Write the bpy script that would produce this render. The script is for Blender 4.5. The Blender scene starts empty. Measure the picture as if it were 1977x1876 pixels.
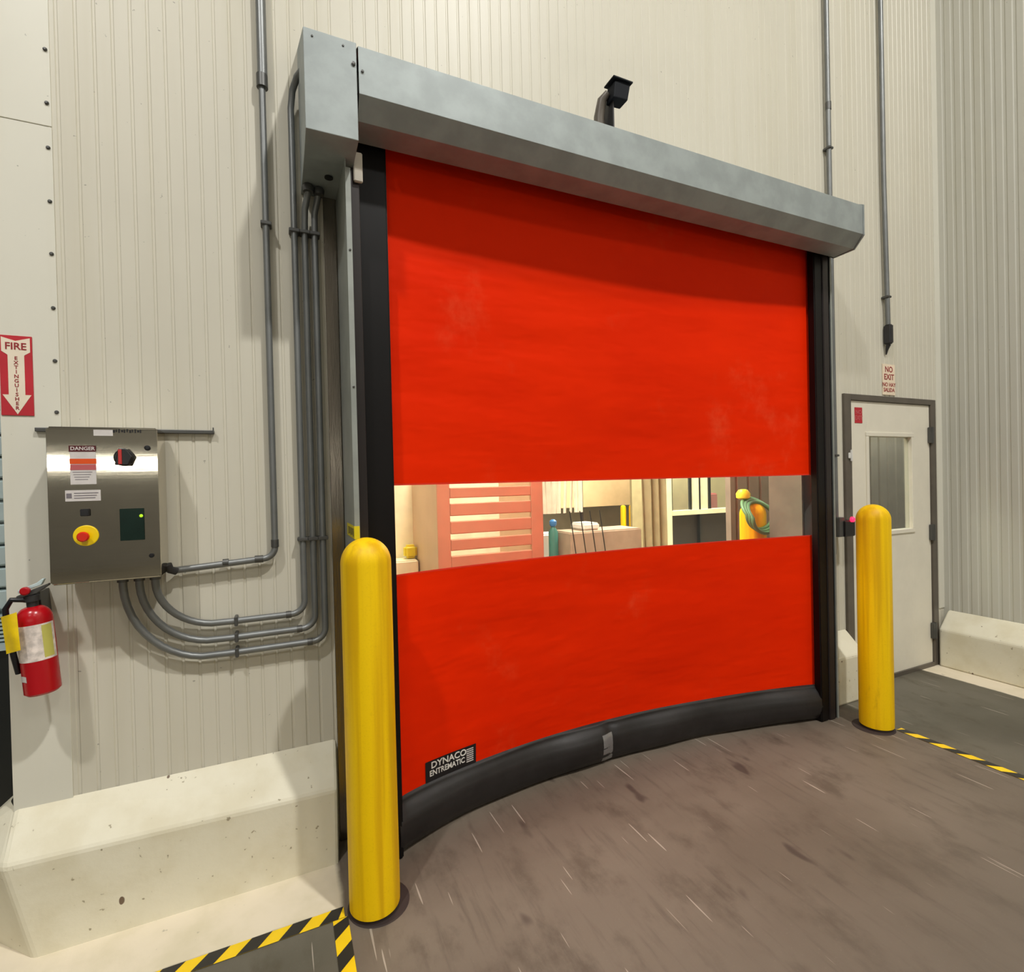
import bpy, bmesh, math, random
from mathutils import Vector, Matrix
random.seed(7)
PI = math.pi
SC = bpy.context.scene
COL = SC.collection

# ------------------------------------------------------------------ camera
cam_d = bpy.data.cameras.new('camera'); cam = bpy.data.objects.new('camera', cam_d); COL.objects.link(cam)
cam_d.sensor_fit = 'HORIZONTAL'; cam_d.sensor_width = 36.0
cam_d.lens = 990.0 / 1977.0 * 36.0
cam_d.clip_start = 0.02; cam_d.clip_end = 100
yaw, pitch, roll = math.radians(24.27), math.radians(-0.55), math.radians(1.366)
fw = Vector((math.sin(yaw)*math.cos(pitch), math.cos(yaw)*math.cos(pitch), math.sin(pitch)))
rt = Vector((math.cos(yaw), -math.sin(yaw), 0)); dn = fw.cross(rt)
rr = math.cos(roll)*rt + math.sin(roll)*dn; dd = -math.sin(roll)*rt + math.cos(roll)*dn
m = Matrix((rr, -dd, -fw)).transposed().to_4x4(); m.translation = Vector((0, 0, 1.5))
cam.matrix_world = m
SC.camera = cam

# ------------------------------------------------------------------ world, lights, exposure
w = bpy.data.worlds.new('world'); SC.world = w; w.use_nodes = True
w.node_tree.nodes['Background'].inputs[0].default_value = (0.9, 0.95, 1.0, 1)
w.node_tree.nodes['Background'].inputs[1].default_value = 0.02
SC.view_settings.view_transform = 'Standard'; SC.view_settings.look = 'None'
SC.view_settings.gamma = 1; SC.view_settings.use_curve_mapping = False
SC.view_settings.exposure = 0.0

def area(name, loc, size, power, col=(1, 0.96, 0.88), aim=None, sy=None):
    l = bpy.data.lights.new(name, 'AREA'); l.energy = power; l.color = col
    l.shape = 'RECTANGLE'; l.size = size; l.size_y = sy or size
    o = bpy.data.objects.new(name, l); COL.objects.link(o); o.location = loc
    if aim: o.rotation_euler = (Vector(aim) - Vector(loc)).to_track_quat('-Z', 'Y').to_euler()
    return o
area('high_bay_and_fill_lamp', (2.4, -2.3, 8.6), 0.28, 460, (1, 0.985, 0.945))
area('high_bay_and_fill_lamp', (-2.3, -1.3, 7.8), 0.28, 270, (1, 0.985, 0.955))
area('high_bay_and_fill_lamp', (2.2, -5.5, 6.8), 0.9, 90, (1, 0.96, 0.90))  # unseen rear lamp, added as fill
area('high_bay_and_fill_lamp', (-2.6, -5.0, 6.8), 0.9, 90, (1, 0.96, 0.90))  # second unseen rear lamp, also added as fill
area('highlight_strip_lamp', (-1.7, -7.6, 2.0), 7.0, 45, (1, 0.97, 0.85), (0, 2, 1.6), 0.10)  # unseen strip added to put the highlight band on the steel cabinet
area('inner_room_and_fill_lamp', (1.2, 2.85, 3.8), .7, 95, (1, 0.95, 0.84))  # added to light the front of the bulk bin
area('inner_room_and_fill_lamp', (5.4, 6.7, 3.8), 1.2, 130, (1, 0.95, 0.82))  # added to brighten the tan panel
area('corridor_fill_lamp', (5.1, 2.66, 2.5), .3, 20, (1, 0.96, 0.88))  # unseen lamp added to brighten the view through the white door's window
area('inner_room_and_fill_lamp', (6.2, 6.4, 2.5), .6, 34, (1, 0.97, 0.88))  # added inside the office to lighten its windows
area('inner_room_and_fill_lamp', (1.6, 3.9, 3.8), 1.6, 190, (1, 0.95, 0.82))
area('inner_room_and_fill_lamp', (5.2, 5.3, 3.8), 1.6, 300, (1, 0.95, 0.82))
area('rear_aisle_lamp', (-3.0, 3.5, 5.5), 1.0, 60, (0.8, 0.93, 1.0))

# ------------------------------------------------------------------ materials
def lin(c):
    return tuple((v/255/12.92 if v/255 <= .04045 else ((v/255+.055)/1.055)**2.4) for v in c)
class NT:
    def __init__(s, name):
        s.m = bpy.data.materials.new(name); s.m.use_nodes = True; s.t = s.m.node_tree
        s.b = s.t.nodes['Principled BSDF']
    def n(s, ty, **k):
        x = s.t.nodes.new(ty)
        for a, v in k.items(): setattr(x, a, v)
        return x
    def l(s, a, b): s.t.links.new(a, b)
    def math(s, op, a, b=None, c=None):
        x = s.n('ShaderNodeMath', operation=op)
        for i, v in enumerate((a, b, c)):
            if v is None: continue
            if hasattr(v, 'type'): s.l(v, x.inputs[i])
            else: x.inputs[i].default_value = v
        return x.outputs[0]
    def sm(s, v, a, b):      # smooth 0..1 from a to b
        x = s.n('ShaderNodeMapRange', interpolation_type='SMOOTHSTEP')
        s.l(v, x.inputs[0]); x.inputs[1].default_value = a; x.inputs[2].default_value = b
        return x.outputs[0]
    def coords(s, scale=(1, 1, 1), world=True):
        g = s.n('ShaderNodeNewGeometry') if world else s.n('ShaderNodeTexCoord')
        mp = s.n('ShaderNodeMapping'); mp.inputs['Scale'].default_value = scale
        s.l(g.outputs['Position' if world else 'Object'], mp.inputs[0]); return mp.outputs[0]
    def noise(s, scale, vec, detail=4, rough=.55):
        x = s.n('ShaderNodeTexNoise'); x.inputs['Scale'].default_value = scale
        x.inputs['Detail'].default_value = detail; x.inputs['Roughness'].default_value = rough
        s.l(vec, x.inputs['Vector']); return x.outputs[0]
    def mix(s, f, a, b, mode='MIX'):
        x = s.n('ShaderNodeMix', data_type='RGBA', blend_type=mode)
        for i, v in ((0, f), (6, a), (7, b)):
            if hasattr(v, 'type'): s.l(v, x.inputs[i])
            elif i == 0: x.inputs[0].default_value = v
            else: x.inputs[i].default_value = (*v, 1)
        return x.outputs[2]
    def bump(s, h, strength, dist=.01):
        x = s.n('ShaderNodeBump'); x.inputs['Strength'].default_value = strength; x.inputs['Distance'].default_value = dist
        s.l(h, x.inputs['Height']); s.l(x.outputs[0], s.b.inputs['Normal'])

def mat(name, rgb, rough=.5, metal=0., var=.08, vs=6., bump=0., bs=60., sc=(1, 1, 1), spec=.5, emit=0., alpha=None):
    N = NT(name); c = lin(rgb); b = N.b
    v = N.coords(sc)
    nz = N.noise(vs, v)
    dark = tuple(x*(1-var) for x in c); light = tuple(min(1, x*(1+var)) for x in c)
    N.l(N.mix(N.sm(nz, .3, .7), dark, light), b.inputs['Base Color'])
    b.inputs['Roughness'].default_value = rough; b.inputs['Metallic'].default_value = metal
    b.inputs['Specular IOR Level'].default_value = spec
    if bump: N.bump(N.noise(bs, v, 3), bump, .004)
    if emit:
        b.inputs['Emission Color'].default_value = (*c, 1); b.inputs['Emission Strength'].default_value = emit
    return N.m

M = {}
# painted ribbed wall panel: soft vertical dirt streaks
def wall_mat(name, rgb, rough=.42):
    N = NT(name); c = lin(rgb)
    a = N.noise(1.0, N.coords((9, 9, .35)), 5); b2 = N.noise(1.3, N.coords(), 3); sp = N.noise(55, N.coords(), 2)
    k = N.mix(N.sm(a, .45, .8), c, tuple(x*y for x, y in zip(c, (.93, .92, .88))))
    k = N.mix(N.sm(b2, .45, .75), k, tuple(x*.95 for x in c))
    k = N.mix(N.sm(sp, .74, .80), k, tuple(x*.55 for x in c))
    N.l(k, N.b.inputs['Base Color']); N.b.inputs['Roughness'].default_value = rough
    N.b.inputs['Specular IOR Level'].default_value = .35
    N.bump(N.noise(14, N.coords((1, 1, .3)), 2), .12, .004)
    return N.m
M['wall'] = wall_mat('painted_wall_panel', (209, 204, 188))
M['wall_side'] = wall_mat('painted_side_wall_panel', (198, 196, 184), .5)
M['trimwhite'] = wall_mat('painted_flashing', (220, 217, 203))
M['curb'] = None
def curb_mat():
    N = NT('painted_concrete_curb'); c = lin((226, 220, 198))
    a = N.noise(5, N.coords(), 6); sp = N.noise(16, N.coords((1.6, 1.6, .9)), 1); s2 = N.noise(40, N.coords(), 2)
    k = N.mix(N.sm(a, .4, .7), c, lin((216, 208, 182)))
    k = N.mix(N.sm(s2, .70, .76), k, lin((160, 150, 125)))
    k = N.mix(N.sm(sp, .765, .79), k, lin((112, 92, 74)))
    N.l(k, N.b.inputs['Base Color']); N.b.inputs['Roughness'].default_value = .62
    N.bump(N.noise(35, N.coords(), 5), .25, .004)
    return N.m
M['curb'] = curb_mat()

def floor_mat():
    N = NT('worn_concrete_floor')
    g = N.n('ShaderNodeNewGeometry'); sep = N.n('ShaderNodeSeparateXYZ'); N.l(g.outputs['Position'], sep.inputs[0])
    X, Y = sep.outputs[0], sep.outputs[1]
    wob = N.math('MULTIPLY', N.math('SUBTRACT', N.noise(7, N.coords(), 3), .5), .03)
    Xw = N.math('ADD', X, wob); Yw = N.math('ADD', Y, wob)
    big = N.noise(1.1, N.coords(), 5); mid = N.noise(7, N.coords((1, .55, 1)), 6, .62)
    drag = N.noise(1.0, N.coords((26, 2.6, 1)), 4, .6); fine = N.noise(120, N.coords(), 3)
    lane = N.mix(N.sm(big, .35, .68), lin((140, 130, 117)), lin((124, 114, 101)))
    lane = N.mix(N.math('MULTIPLY', N.sm(mid, .48, .72), .85), lane, lin((108, 98, 86)))
    lane = N.mix(N.math('MULTIPLY', N.sm(drag, .52, .80), .5), lane, lin((88, 78, 69)))
    oil = N.noise(6.5, N.coords((1.2, .5, 1)), 2)
    lane = N.mix(N.math('MULTIPLY', N.sm(oil, .66, .76), .7), lane, lin((74, 62, 58)))
    grey = N.mix(N.sm(big, .35, .65), lin((132, 129, 116)), lin((112, 109, 96)))
    grey = N.mix(N.sm(mid, .50, .75), grey, lin((104, 99, 84)))
    inl = N.math('MULTIPLY', N.sm(Xw, .155, .175), N.math('SUBTRACT', 1, N.sm(Xw, 3.235, 3.265)))
    # worn greyer concrete further out from the door
    far = N.math('MULTIPLY', N.math('SUBTRACT', 1, N.sm(N.math('ADD', Y, N.math('MULTIPLY', X, -.1)), .4, 1.3)), .5)
    lane = N.mix(far, lane, lin((136, 132, 120)))
    k = N.mix(inl, grey, lane)
    scr = N.noise(1.0, N.coords((60, 2.6, 1)), 1); k = N.mix(N.math('MULTIPLY', N.sm(scr, .715, .73), .8), k, lin((206, 198, 184)))
    k = N.mix(N.math('MULTIPLY', N.sm(fine, .6, .8), .15), k, lin((190, 180, 165)))
    p1 = N.math('MULTIPLY', N.sm(Yw, 1.90, 1.92), N.math('SUBTRACT', 1, N.sm(Xw, .15, .175)))
    p2 = N.math('MULTIPLY', N.sm(Xw, 4.375, 4.395), 1.0)
    paint = N.math('MAXIMUM', p1, p2)
    chip = N.math('SUBTRACT', 1, N.math('MULTIPLY', N.sm(N.noise(18, N.coords(), 3), .68, .74), .6))
    pc = N.mix(N.sm(N.noise(5, N.coords(), 4), .4, .7), lin((228, 216, 193)), lin((216, 205, 178)))
    k = N.mix(1.0, k, (.66, .63, .61), 'MULTIPLY')
    k = N.mix(N.math('MULTIPLY', paint, chip), k, pc)
    N.l(k, N.b.inputs['Base Color']); N.b.inputs['Roughness'].default_value = .6
    N.b.inputs['Specular IOR Level'].default_value = .3
    N.bump(N.math('ADD', mid, N.math('MULTIPLY', fine, .3)), .15, .005)
    return N.m
M['floor'] = floor_mat()

def curtain_mat():
    N = NT('orange_vinyl_fabric')
    a = N.noise(1.6, N.coords((1, 1, 1.4)), 4); sp = N.noise(26, N.coords(), 5)
    k = N.mix(N.sm(a, .35, .7), (.84, .024, .0002), (.78, .020, .0002))
    k = N.mix(N.math('MULTIPLY', N.sm(N.noise(2.6, N.coords((1, 1, .8)), 6, .7), .55, .8), .28), k, (.80, .16, .06))
    N.l(k, N.b.inputs['Base Color']); N.b.inputs['Roughness'].default_value = .6
    N.b.inputs['Specular IOR Level'].default_value = .05
    N.bump(N.noise(2.2, N.coords((.8, 1, 3.0)), 3), .35, .03)
    return N.m
M['curtain'] = curtain_mat()
M['black_vinyl'] = mat('black_vinyl', (33, 31, 31), .42, var=.25, vs=9, bump=.5, bs=9)
M['black_rubber'] = mat('black_rubber', (13, 10, 10), .45, var=.2, spec=.25)
M['dark_strip'] = mat('dark_bronze_strip', (46, 40, 39), .4, .3)
M['galv'] = mat('galvanised_steel', (150, 157, 156), .55, .3, var=.10, vs=9, bump=.08, bs=25)
M['galv2'] = mat('galvanised_guide_steel', (150, 154, 148), .5, .3, var=.08, vs=9)
M['conduit'] = mat('galvanised_conduit', (126, 128, 127), .42, .55, var=.10)
M['fitting'] = mat('cast_fitting', (96, 96, 94), .45, .7)
M['darkfit'] = mat('dark_cast_fitting', (62, 61, 62), .5, .5)
def steel(name, rgb, rough, sc, bp=.015):
    N = NT(name); c = lin(rgb); b = N.b
    nz = N.noise(1, N.coords(sc), 5, .7)
    N.l(N.mix(N.sm(nz, .2, .8), tuple(x*.95 for x in c), c), b.inputs['Base Color'])
    b.inputs['Metallic'].default_value = 1.
    r = N.n('ShaderNodeMapRange'); N.l(nz, r.inputs[0]); r.inputs[3].default_value = rough-.01; r.inputs[4].default_value = rough+.02
    N.l(r.outputs[0], b.inputs['Roughness'])
    N.bump(nz, bp, .002)
    return N.m
M['steel'] = steel('brushed_stainless', (204, 197, 182), .055, (2, 2, 90))
M['steel_trim'] = steel('brushed_stainless_trim', (150, 141, 130), .20, (60, 60, 7), .35)
def yellow_mat():
    N = NT('yellow_plastic_sleeve'); c = lin((250, 206, 0))
    tc = N.n('ShaderNodeTexCoord'); mp = N.n('ShaderNodeMapping'); mp.inputs['Scale'].default_value = (22, 22, .7)
    N.l(tc.outputs['Object'], mp.inputs[0])
    st = N.noise(1, mp.outputs[0], 3)
    k = N.mix(N.sm(st, .42, .66), c, lin((226, 176, 0)))
    mp2 = N.n('ShaderNodeMapping'); mp2.inputs['Scale'].default_value = (9, 9, 2.2); N.l(tc.outputs['Object'], mp2.inputs[0])
    sc = N.noise(1, mp2.outputs[0], 6, .7)
    k = N.mix(N.math('MULTIPLY', N.sm(sc, .60, .78), .55), k, lin((168, 122, 10)))
    fine = N.noise(170, tc.outputs['Object'], 2)
    k = N.mix(N.math('MULTIPLY', N.sm(fine, .5, .8), .18), k, lin((200, 150, 0)))
    N.l(k, N.b.inputs['Base Color']); N.b.inputs['Roughness'].default_value = .5
    N.b.inputs['Specular IOR Level'].default_value = .3
    return N.m
M['yellow'] = yellow_mat()
M['ytape'] = mat('yellow_tape', (246, 205, 20), .45, var=.06)
M['btape'] = mat('black_tape', (42, 40, 36), .45, var=.2)
M['red'] = mat('red_enamel', (176, 8, 22), .25, var=.05)
M['signred'] = mat('sign_red', (190, 34, 48), .5, var=.1)
M['signwhite'] = mat('sign_cream', (236, 222, 200), .5, var=.04)
M['signtext'] = mat('sign_dark_red', (150, 40, 44), .5)
M['white'] = mat('white_plastic', (226, 224, 218), .45, var=.04)
M['paper'] = mat('white_label', (214, 208, 205), .5, var=.06, vs=30)
M['greytext'] = mat('grey_ink', (120, 114, 120), .6)
M['black'] = mat('black_plastic', (20, 20, 24), .3, var=.1)
M['sensorblack'] = mat('matte_black_housing', (14, 18, 24), .7, var=.1, spec=.2)
M['knobred'] = mat('red_knob', (186, 46, 44), .35)
M['estopred'] = mat('emergency_red', (214, 40, 16), .25)
M['estopyel'] = mat('emergency_yellow', (248, 214, 0), .35, var=.04)
M['screen'] = mat('green_display_glass', (20, 38, 32), .12, var=.2)
M['led'] = mat('green_led', (150, 190, 30), .4, emit=1.2)
M['redled'] = mat('red_led', (255, 30, 70), .4, emit=3.0)
M['labdark'] = mat('dark_red_label', (84, 22, 28), .5)
M['laborange'] = mat('orange_label', (232, 84, 16), .5)
M['labpink'] = mat('faded_red_label', (196, 96, 100), .5)
M['labyel'] = mat('yellow_label', (214, 196, 20), .5)
M['frame'] = mat('grey_door_frame', (98, 91, 82), .4, .2, var=.1)
M['leaf'] = mat('white_door_leaf', (226, 220, 203), .45, var=.03)
M['ribgrey'] = mat('grey_ribbed_panel', (140, 134, 122), .5)
M['gap_dark'] = mat('floor_gap_dark', (50, 38, 34), .8)
M['hole'] = mat('black_hole', (8, 10, 8), .7)
M['salmon'] = mat('salmon_plastic', (198, 168, 138), .45, var=.06, vs=4)
M['backdrop'] = mat('cream_backdrop', (250, 232, 200), .6)
M['creampost'] = mat('cream_column', (236, 230, 196), .5)
M['tan'] = mat('tan_panel', (214, 188, 146), .6, var=.05)
M['tan2'] = mat('khaki_column', (176, 162, 124), .6)
M['greydark'] = mat('dark_grey_cladding', (44, 39, 35), .6, var=.12)
M['greymid'] = mat('grey_concrete', (150, 142, 128), .7, var=.1)
M['brownbox'] = mat('brown_carton', (176, 152, 130), .7)
M['pvc'] = mat('hazy_strip', (244, 238, 220), .3)
M['hose'] = mat('green_hose', (96, 146, 104), .45)
M['blue'] = mat('blue_plastic', (70, 140, 210), .4)
M['teal'] = mat('teal_plastic', (60, 120, 110), .4)
M['coolmetal'] = mat('cool_grey_metal', (196, 214, 216), .35, .1)
M['dark'] = mat('dark_cabinet', (24, 28, 28), .4)
def glass(name, tint=(.95, .96, .92), haze=.03, rough=.08):
    N = NT(name); t = N.t; out = t.nodes['Material Output']
    tr = N.n('ShaderNodeBsdfTransparent'); tr.inputs[0].default_value = (*tint, 1)
    gl = N.n('ShaderNodeBsdfGlossy'); gl.inputs['Roughness'].default_value = rough
    df = N.n('ShaderNodeBsdfDiffuse'); df.inputs[0].default_value = (.85, .83, .78, 1)
    fr = N.n('ShaderNodeFresnel'); fr.inputs[0].default_value = 1.4
    m1 = N.n('ShaderNodeMixShader'); m1.inputs[0].default_value = haze
    N.l(tr.outputs[0], m1.inputs[1]); N.l(df.outputs[0], m1.inputs[2])
    m2 = N.n('ShaderNodeMixShader'); g = N.n('ShaderNodeNewGeometry'); N.l(N.math('MULTIPLY', fr.outputs[0], N.math('SUBTRACT', 1, g.outputs['Backfacing'])), m2.inputs[0]); N.l(m1.outputs[0], m2.inputs[1]); N.l(gl.outputs[0], m2.inputs[2])
    N.l(m2.outputs[0], out.inputs[0]); return N.m
M['vision'] = glass('clear_vinyl')
M['glass'] = glass('window_glass', (.85, .88, .85), .05, .03)
M['ceil'] = mat('ceiling_panel', (90, 90, 90), .8)
M['shell'] = mat('distant_wall', (125, 123, 116), .8)

# ------------------------------------------------------------------ mesh builder
def origin(o):
    v = Vector((0, 0, 0))
    while o: v += o.location; o = o.parent
    return v
class MB:
    def __init__(s): s.bm = bmesh.new()
    def _faces(s, vs, fs):
        v = [s.bm.verts.new(p) for p in vs]
        for f in fs:
            try: s.bm.faces.new([v[i] for i in f])
            except ValueError: pass
        return s
    def box(s, x0, x1, y0, y1, z0, z1, bev=0):
        if bev:
            b2 = bmesh.new(); bmesh.ops.create_cube(b2, size=1)
            for v in b2.verts: v.co = Vector(((x0+x1)/2+v.co.x*(x1-x0), (y0+y1)/2+v.co.y*(y1-y0), (z0+z1)/2+v.co.z*(z1-z0)))
            bmesh.ops.bevel(b2, geom=b2.edges[:], offset=bev, segments=3, affect='EDGES')
            me = bpy.data.meshes.new('t'); b2.to_mesh(me); b2.free(); s.bm.from_mesh(me); bpy.data.meshes.remove(me); return s
        return s._faces([(x, y, z) for x in (x0, x1) for y in (y0, y1) for z in (z0, z1)],
                        [(0, 1, 3, 2), (4, 6, 7, 5), (0, 4, 5, 1), (2, 3, 7, 6), (0, 2, 6, 4), (1, 5, 7, 3)])
    def prism(s, pts, axis, a, b):   # polygon pts in the two other axes, extruded a..b
        n = len(pts)
        def P(p, t): return {'x': (t, p[0], p[1]), 'y': (p[0], t, p[1]), 'z': (p[0], p[1], t)}[axis]
        return s._faces([P(p, a) for p in pts]+[P(p, b) for p in pts],
                        [tuple(range(n))[::-1], tuple(range(n, 2*n))]+[(i, (i+1) % n, (i+1) % n+n, i+n) for i in range(n)])
    def tube(s, path, r, n=16, cap=True):
        path = [Vector(p) for p in path]; rings = []; up = None
        for i, p in enumerate(path):
            d = (path[min(i+1, len(path)-1)]-path[max(i-1, 0)]).normalized()
            if up is None: up = d.orthogonal().normalized()
            up = (up - d*up.dot(d)).normalized(); sd = d.cross(up)
            R = r[i] if isinstance(r, (list, tuple)) else r
            rings.append([s.bm.verts.new(p+up*math.cos(2*PI*k/n)*R+sd*math.sin(2*PI*k/n)*R) for k in range(n)])
        for a, b in zip(rings, rings[1:]):
            for k in range(n): s.bm.faces.new((a[k], a[(k+1) % n], b[(k+1) % n], b[k]))
        if cap: s.bm.faces.new(rings[0][::-1]); s.bm.faces.new(rings[-1])
        return s
    def lathe(s, prof, c, n=40, axis='z'):
        rings = []
        for r, h in prof:
            ring = []
            for k in range(n):
                a = 2*PI*k/n; u, v = max(r, 1e-5)*math.cos(a), max(r, 1e-5)*math.sin(a)
                p = {'z': (u, v, h), 'y': (u, -h, v), 'x': (h, u, v)}[axis]
                ring.append(s.bm.verts.new(Vector(c)+Vector(p)))
            rings.append(ring)
        for a, b in zip(rings, rings[1:]):
            for k in range(n): s.bm.faces.new((a[k], a[(k+1) % n], b[(k+1) % n], b[k]))
        s.bm.faces.new(rings[0][::-1]); s.bm.faces.new(rings[-1]); return s
    def grid(s, f, us, vs):
        g = [[s.bm.verts.new(f(u, v)) for v in vs] for u in us]
        for i in range(len(us)-1):
            for j in range(len(vs)-1): s.bm.faces.new((g[i][j], g[i+1][j], g[i+1][j+1], g[i][j+1]))
        return s
    def build(s, name, m, parent=None, smooth=False, bevel=0):
        bmesh.ops.recalc_face_normals(s.bm, faces=s.bm.faces[:])
        o_ = origin(parent)
        if parent: bmesh.ops.translate(s.bm, verts=s.bm.verts[:], vec=-o_)
        me = bpy.data.meshes.new(name); s.bm.to_mesh(me); s.bm.free()
        me.materials.append(M[m] if isinstance(m, str) else m)
        o = bpy.data.objects.new(name, me); COL.objects.link(o)
        if parent: o.parent = parent
        if smooth:
            for p in me.polygons: p.use_smooth = True
            e = o.modifiers.new('split', 'EDGE_SPLIT'); e.split_angle = math.radians(40)
        if bevel:
            b = o.modifiers.new('bevel', 'BEVEL'); b.width = bevel; b.segments = 2; b.limit_method = 'ANGLE'
        return o
def recentre(o):      # a one-mesh thing gets its origin at its own base
    vs = [v.co for v in o.data.vertices]
    c = Vector((sum(v.x for v in vs)/len(vs), sum(v.y for v in vs)/len(vs), min(v.z for v in vs)))
    for v in o.data.vertices: v.co -= c
    o.location = c; return o
def tag(o, label=None, cat=None, group=None, kind=None):
    if label: o['label'] = label
    if cat: o['category'] = cat
    if group: o['group'] = group
    if kind: o['kind'] = kind
    return o
def struct(o, label=None, cat=None): return tag(o, label, cat, kind='structure')
def thing(name, loc, label, cat, group=None, kind=None):
    o = bpy.data.objects.new(name, None); COL.objects.link(o); o.location = loc
    return tag(o, label, cat, group, kind)
def copy_tree(o, parent=None):
    c = o.copy(); COL.objects.link(c); c.parent = parent
    for ch in list(o.children): copy_tree(ch, c)
    return c
def text_part(name, body, m, parent, place, size, depth=.0006, align='CENTER', sx=1., rot=0., lh=1.0):
    """lettering as a mesh; place(x, y, d) turns sheet coordinates into the world"""
    c = bpy.data.curves.new('lettering', 'FONT'); c.body = body; c.size = size; c.extrude = depth
    c.align_x = align; c.align_y = 'CENTER'; c.space_line = lh; c.offset = size*.018; c.resolution_u = 3
    o = bpy.data.objects.new('lettering', c); COL.objects.link(o)
    me = bpy.data.meshes.new_from_object(o.evaluated_get(bpy.context.evaluated_depsgraph_get()))
    bpy.data.objects.remove(o); bpy.data.curves.remove(c)
    og = origin(parent)
    for v in me.vertices:
        x, y = v.co.x*sx, v.co.y
        x, y = x*math.cos(rot)-y*math.sin(rot), x*math.sin(rot)+y*math.cos(rot)
        v.co = Vector(place(x, y, v.co.z+depth)) - og
    me.materials.clear(); me.materials.append(M[m]); me.name = name
    o = bpy.data.objects.new(name, me); COL.objects.link(o); o.parent = parent; return o
def on_wall(X, Y, Z):   # sheet facing the room, against plane Y
    return lambda x, y, d: (X+x, Y-d, Z+y)
def arc(c, r, a0, a1, ax, n=10):   # quarter bends in plane 'xz' or 'yz'
    out = []
    for i in range(n+1):
        a = a0+(a1-a0)*i/n; u, v = r*math.cos(a), r*math.sin(a)
        out.append((c[0]+u, c[1], c[2]+v) if ax == 'xz' else (c[0], c[1]+u, c[2]+v))
    return out

# ------------------------------------------------------------------ room shell
WY = 2.28; H = 9.0
# ribbed sheet profile along a length
def ribs(a, b, pitch, depth, gap=.012):
    pts = [(a, 0)]; t = a+pitch/2
    while t+gap < b:
        pts += [(t-gap/2, 0), (t-gap/4, depth), (t+gap/4, depth), (t+gap/2, 0)]; t += pitch
    pts.append((b, 0)); return pts
def ribbed(mb, x0, x1, z0, z1, Y=WY, back=2.43, pitch=.0535, depth=.003):
    pts = [(x, Y+d) for x, d in ribs(x0, x1, pitch, depth)]
    mb.prism(pts+[(x1, back), (x0, back)], 'z', z0, z1); return mb
b = MB()
ribbed(b, -.70, .30, 0, H); ribbed(b, .30, 3.0, 2.98, H); ribbed(b, 3.0, 3.56, 0, H)
ribbed(b, 3.56, 4.59, 2.02, H); ribbed(b, 4.59, 4.725, 0, H)
b.box(-.850, -.70, WY+.004, 2.43, 0, H)
struct(b.build('wall_back', 'wall'), 'cream ribbed insulated panel wall around the orange door', 'wall')
b = MB(); pts = [(4.725+d, y) for y, d in ribs(-8, WY, .060, .0035, .026)]
b.prism(pts+[(4.9, WY), (4.9, -8)], 'z', 0, H)
struct(b.build('wall_right', 'wall_side'), 'grey ribbed side wall on the right of the white door', 'wall')
struct(MB().box(-6, 9, -8.1, 9.2, -.2, 0).build('floor', 'floor'), 'stained brown-grey concrete floor', 'floor')
struct(MB().box(-6, 4.9, -8.1, 2.43, H, H+.1).build('ceiling', 'ceil'))
struct(MB().box(-6, 4.9, -8.2, -8, 0, H).build('wall_front', 'shell'))
struct(MB().box(-6.1, -6, -8, 9.2, 0, H).build('wall_left', 'shell'))
struct(MB().box(-.85, -.72, 2.431, 9.0, 0, 4.0).build('wall_partition', 'wall_side'))
struct(MB().box(-6, 9, 9.0, 9.1, 0, 4.0).build('wall_far', 'greymid'))
struct(MB().box(-6, 9, 2.431, 9.1, 4.0, 4.1).build('ceiling_inner', 'wall_side'))
struct(MB().box(8.9, 9, 2.43, 9.0, 0, 4.0).build('wall_inner_right', 'greymid'))
# flat flashing sheets at the left end of the wall
struct(MB().box(-.852, -.692, WY-.004, WY+.003, .40, 2.763).build('trim_1', 'trimwhite', bevel=.001), 'lower flat flashing sheet at the left wall end behind the fire sign', 'wall flashing')
struct(MB().box(-.852, -.692, WY-.003, WY+.003, 2.767, H).build('trim_2', 'trimwhite', bevel=.001), 'upper flat flashing sheet at the left wall end', 'wall flashing')
struct(MB().box(4.655, 4.725, WY-.006, WY+.002, .43, H).build('trim_3', 'trimwhite'), 'smooth white corner strip beside the right side wall', 'corner trim')
struct(MB().box(.190, .240, WY-.014, WY, 0, 2.80).build('trim_4', 'steel_trim', bevel=.002), 'narrow brushed stainless strip left of the orange door', 'stainless trim')
struct(MB().box(2.998, 3.012, 2.20, 2.44, 0, 2.98).box(.292, .302, 2.20, 2.44, 0, 2.98).box(.292, 3.012, 2.285, 2.44, 2.965, 2.98).build('trim_5', mat('concrete_jamb', (108, 103, 90), .7, var=.12)))

# concrete curbs
def curb(name, x0, x1, left=None, right=None, label=''):
    """left/right: (dx at top-back, dx at top-front, dx at base) inward cuts"""
    yb, yf = WY-.001, 2.14
    l = left or (0, 0, 0); r = right or (0, 0, 0)
    V = [(x0+l[0], yb, .43), (x0+l[1], yf, .305), (x0+l[2], yf, 0), (x0+l[0], yb, 0),
         (x1-r[0], yb, .43), (x1-r[1], yf, .305), (x1-r[2], yf, 0), (x1-r[0], yb, 0)]
    mb = MB()._faces(V, [(0, 1, 2, 3), (4, 7, 6, 5), (0, 4, 5, 1), (1, 5, 6, 2), (2, 6, 7, 3), (0, 3, 7, 4)])
    return struct(mb.build(name, 'curb', bevel=.012), label, 'concrete curb')
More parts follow.
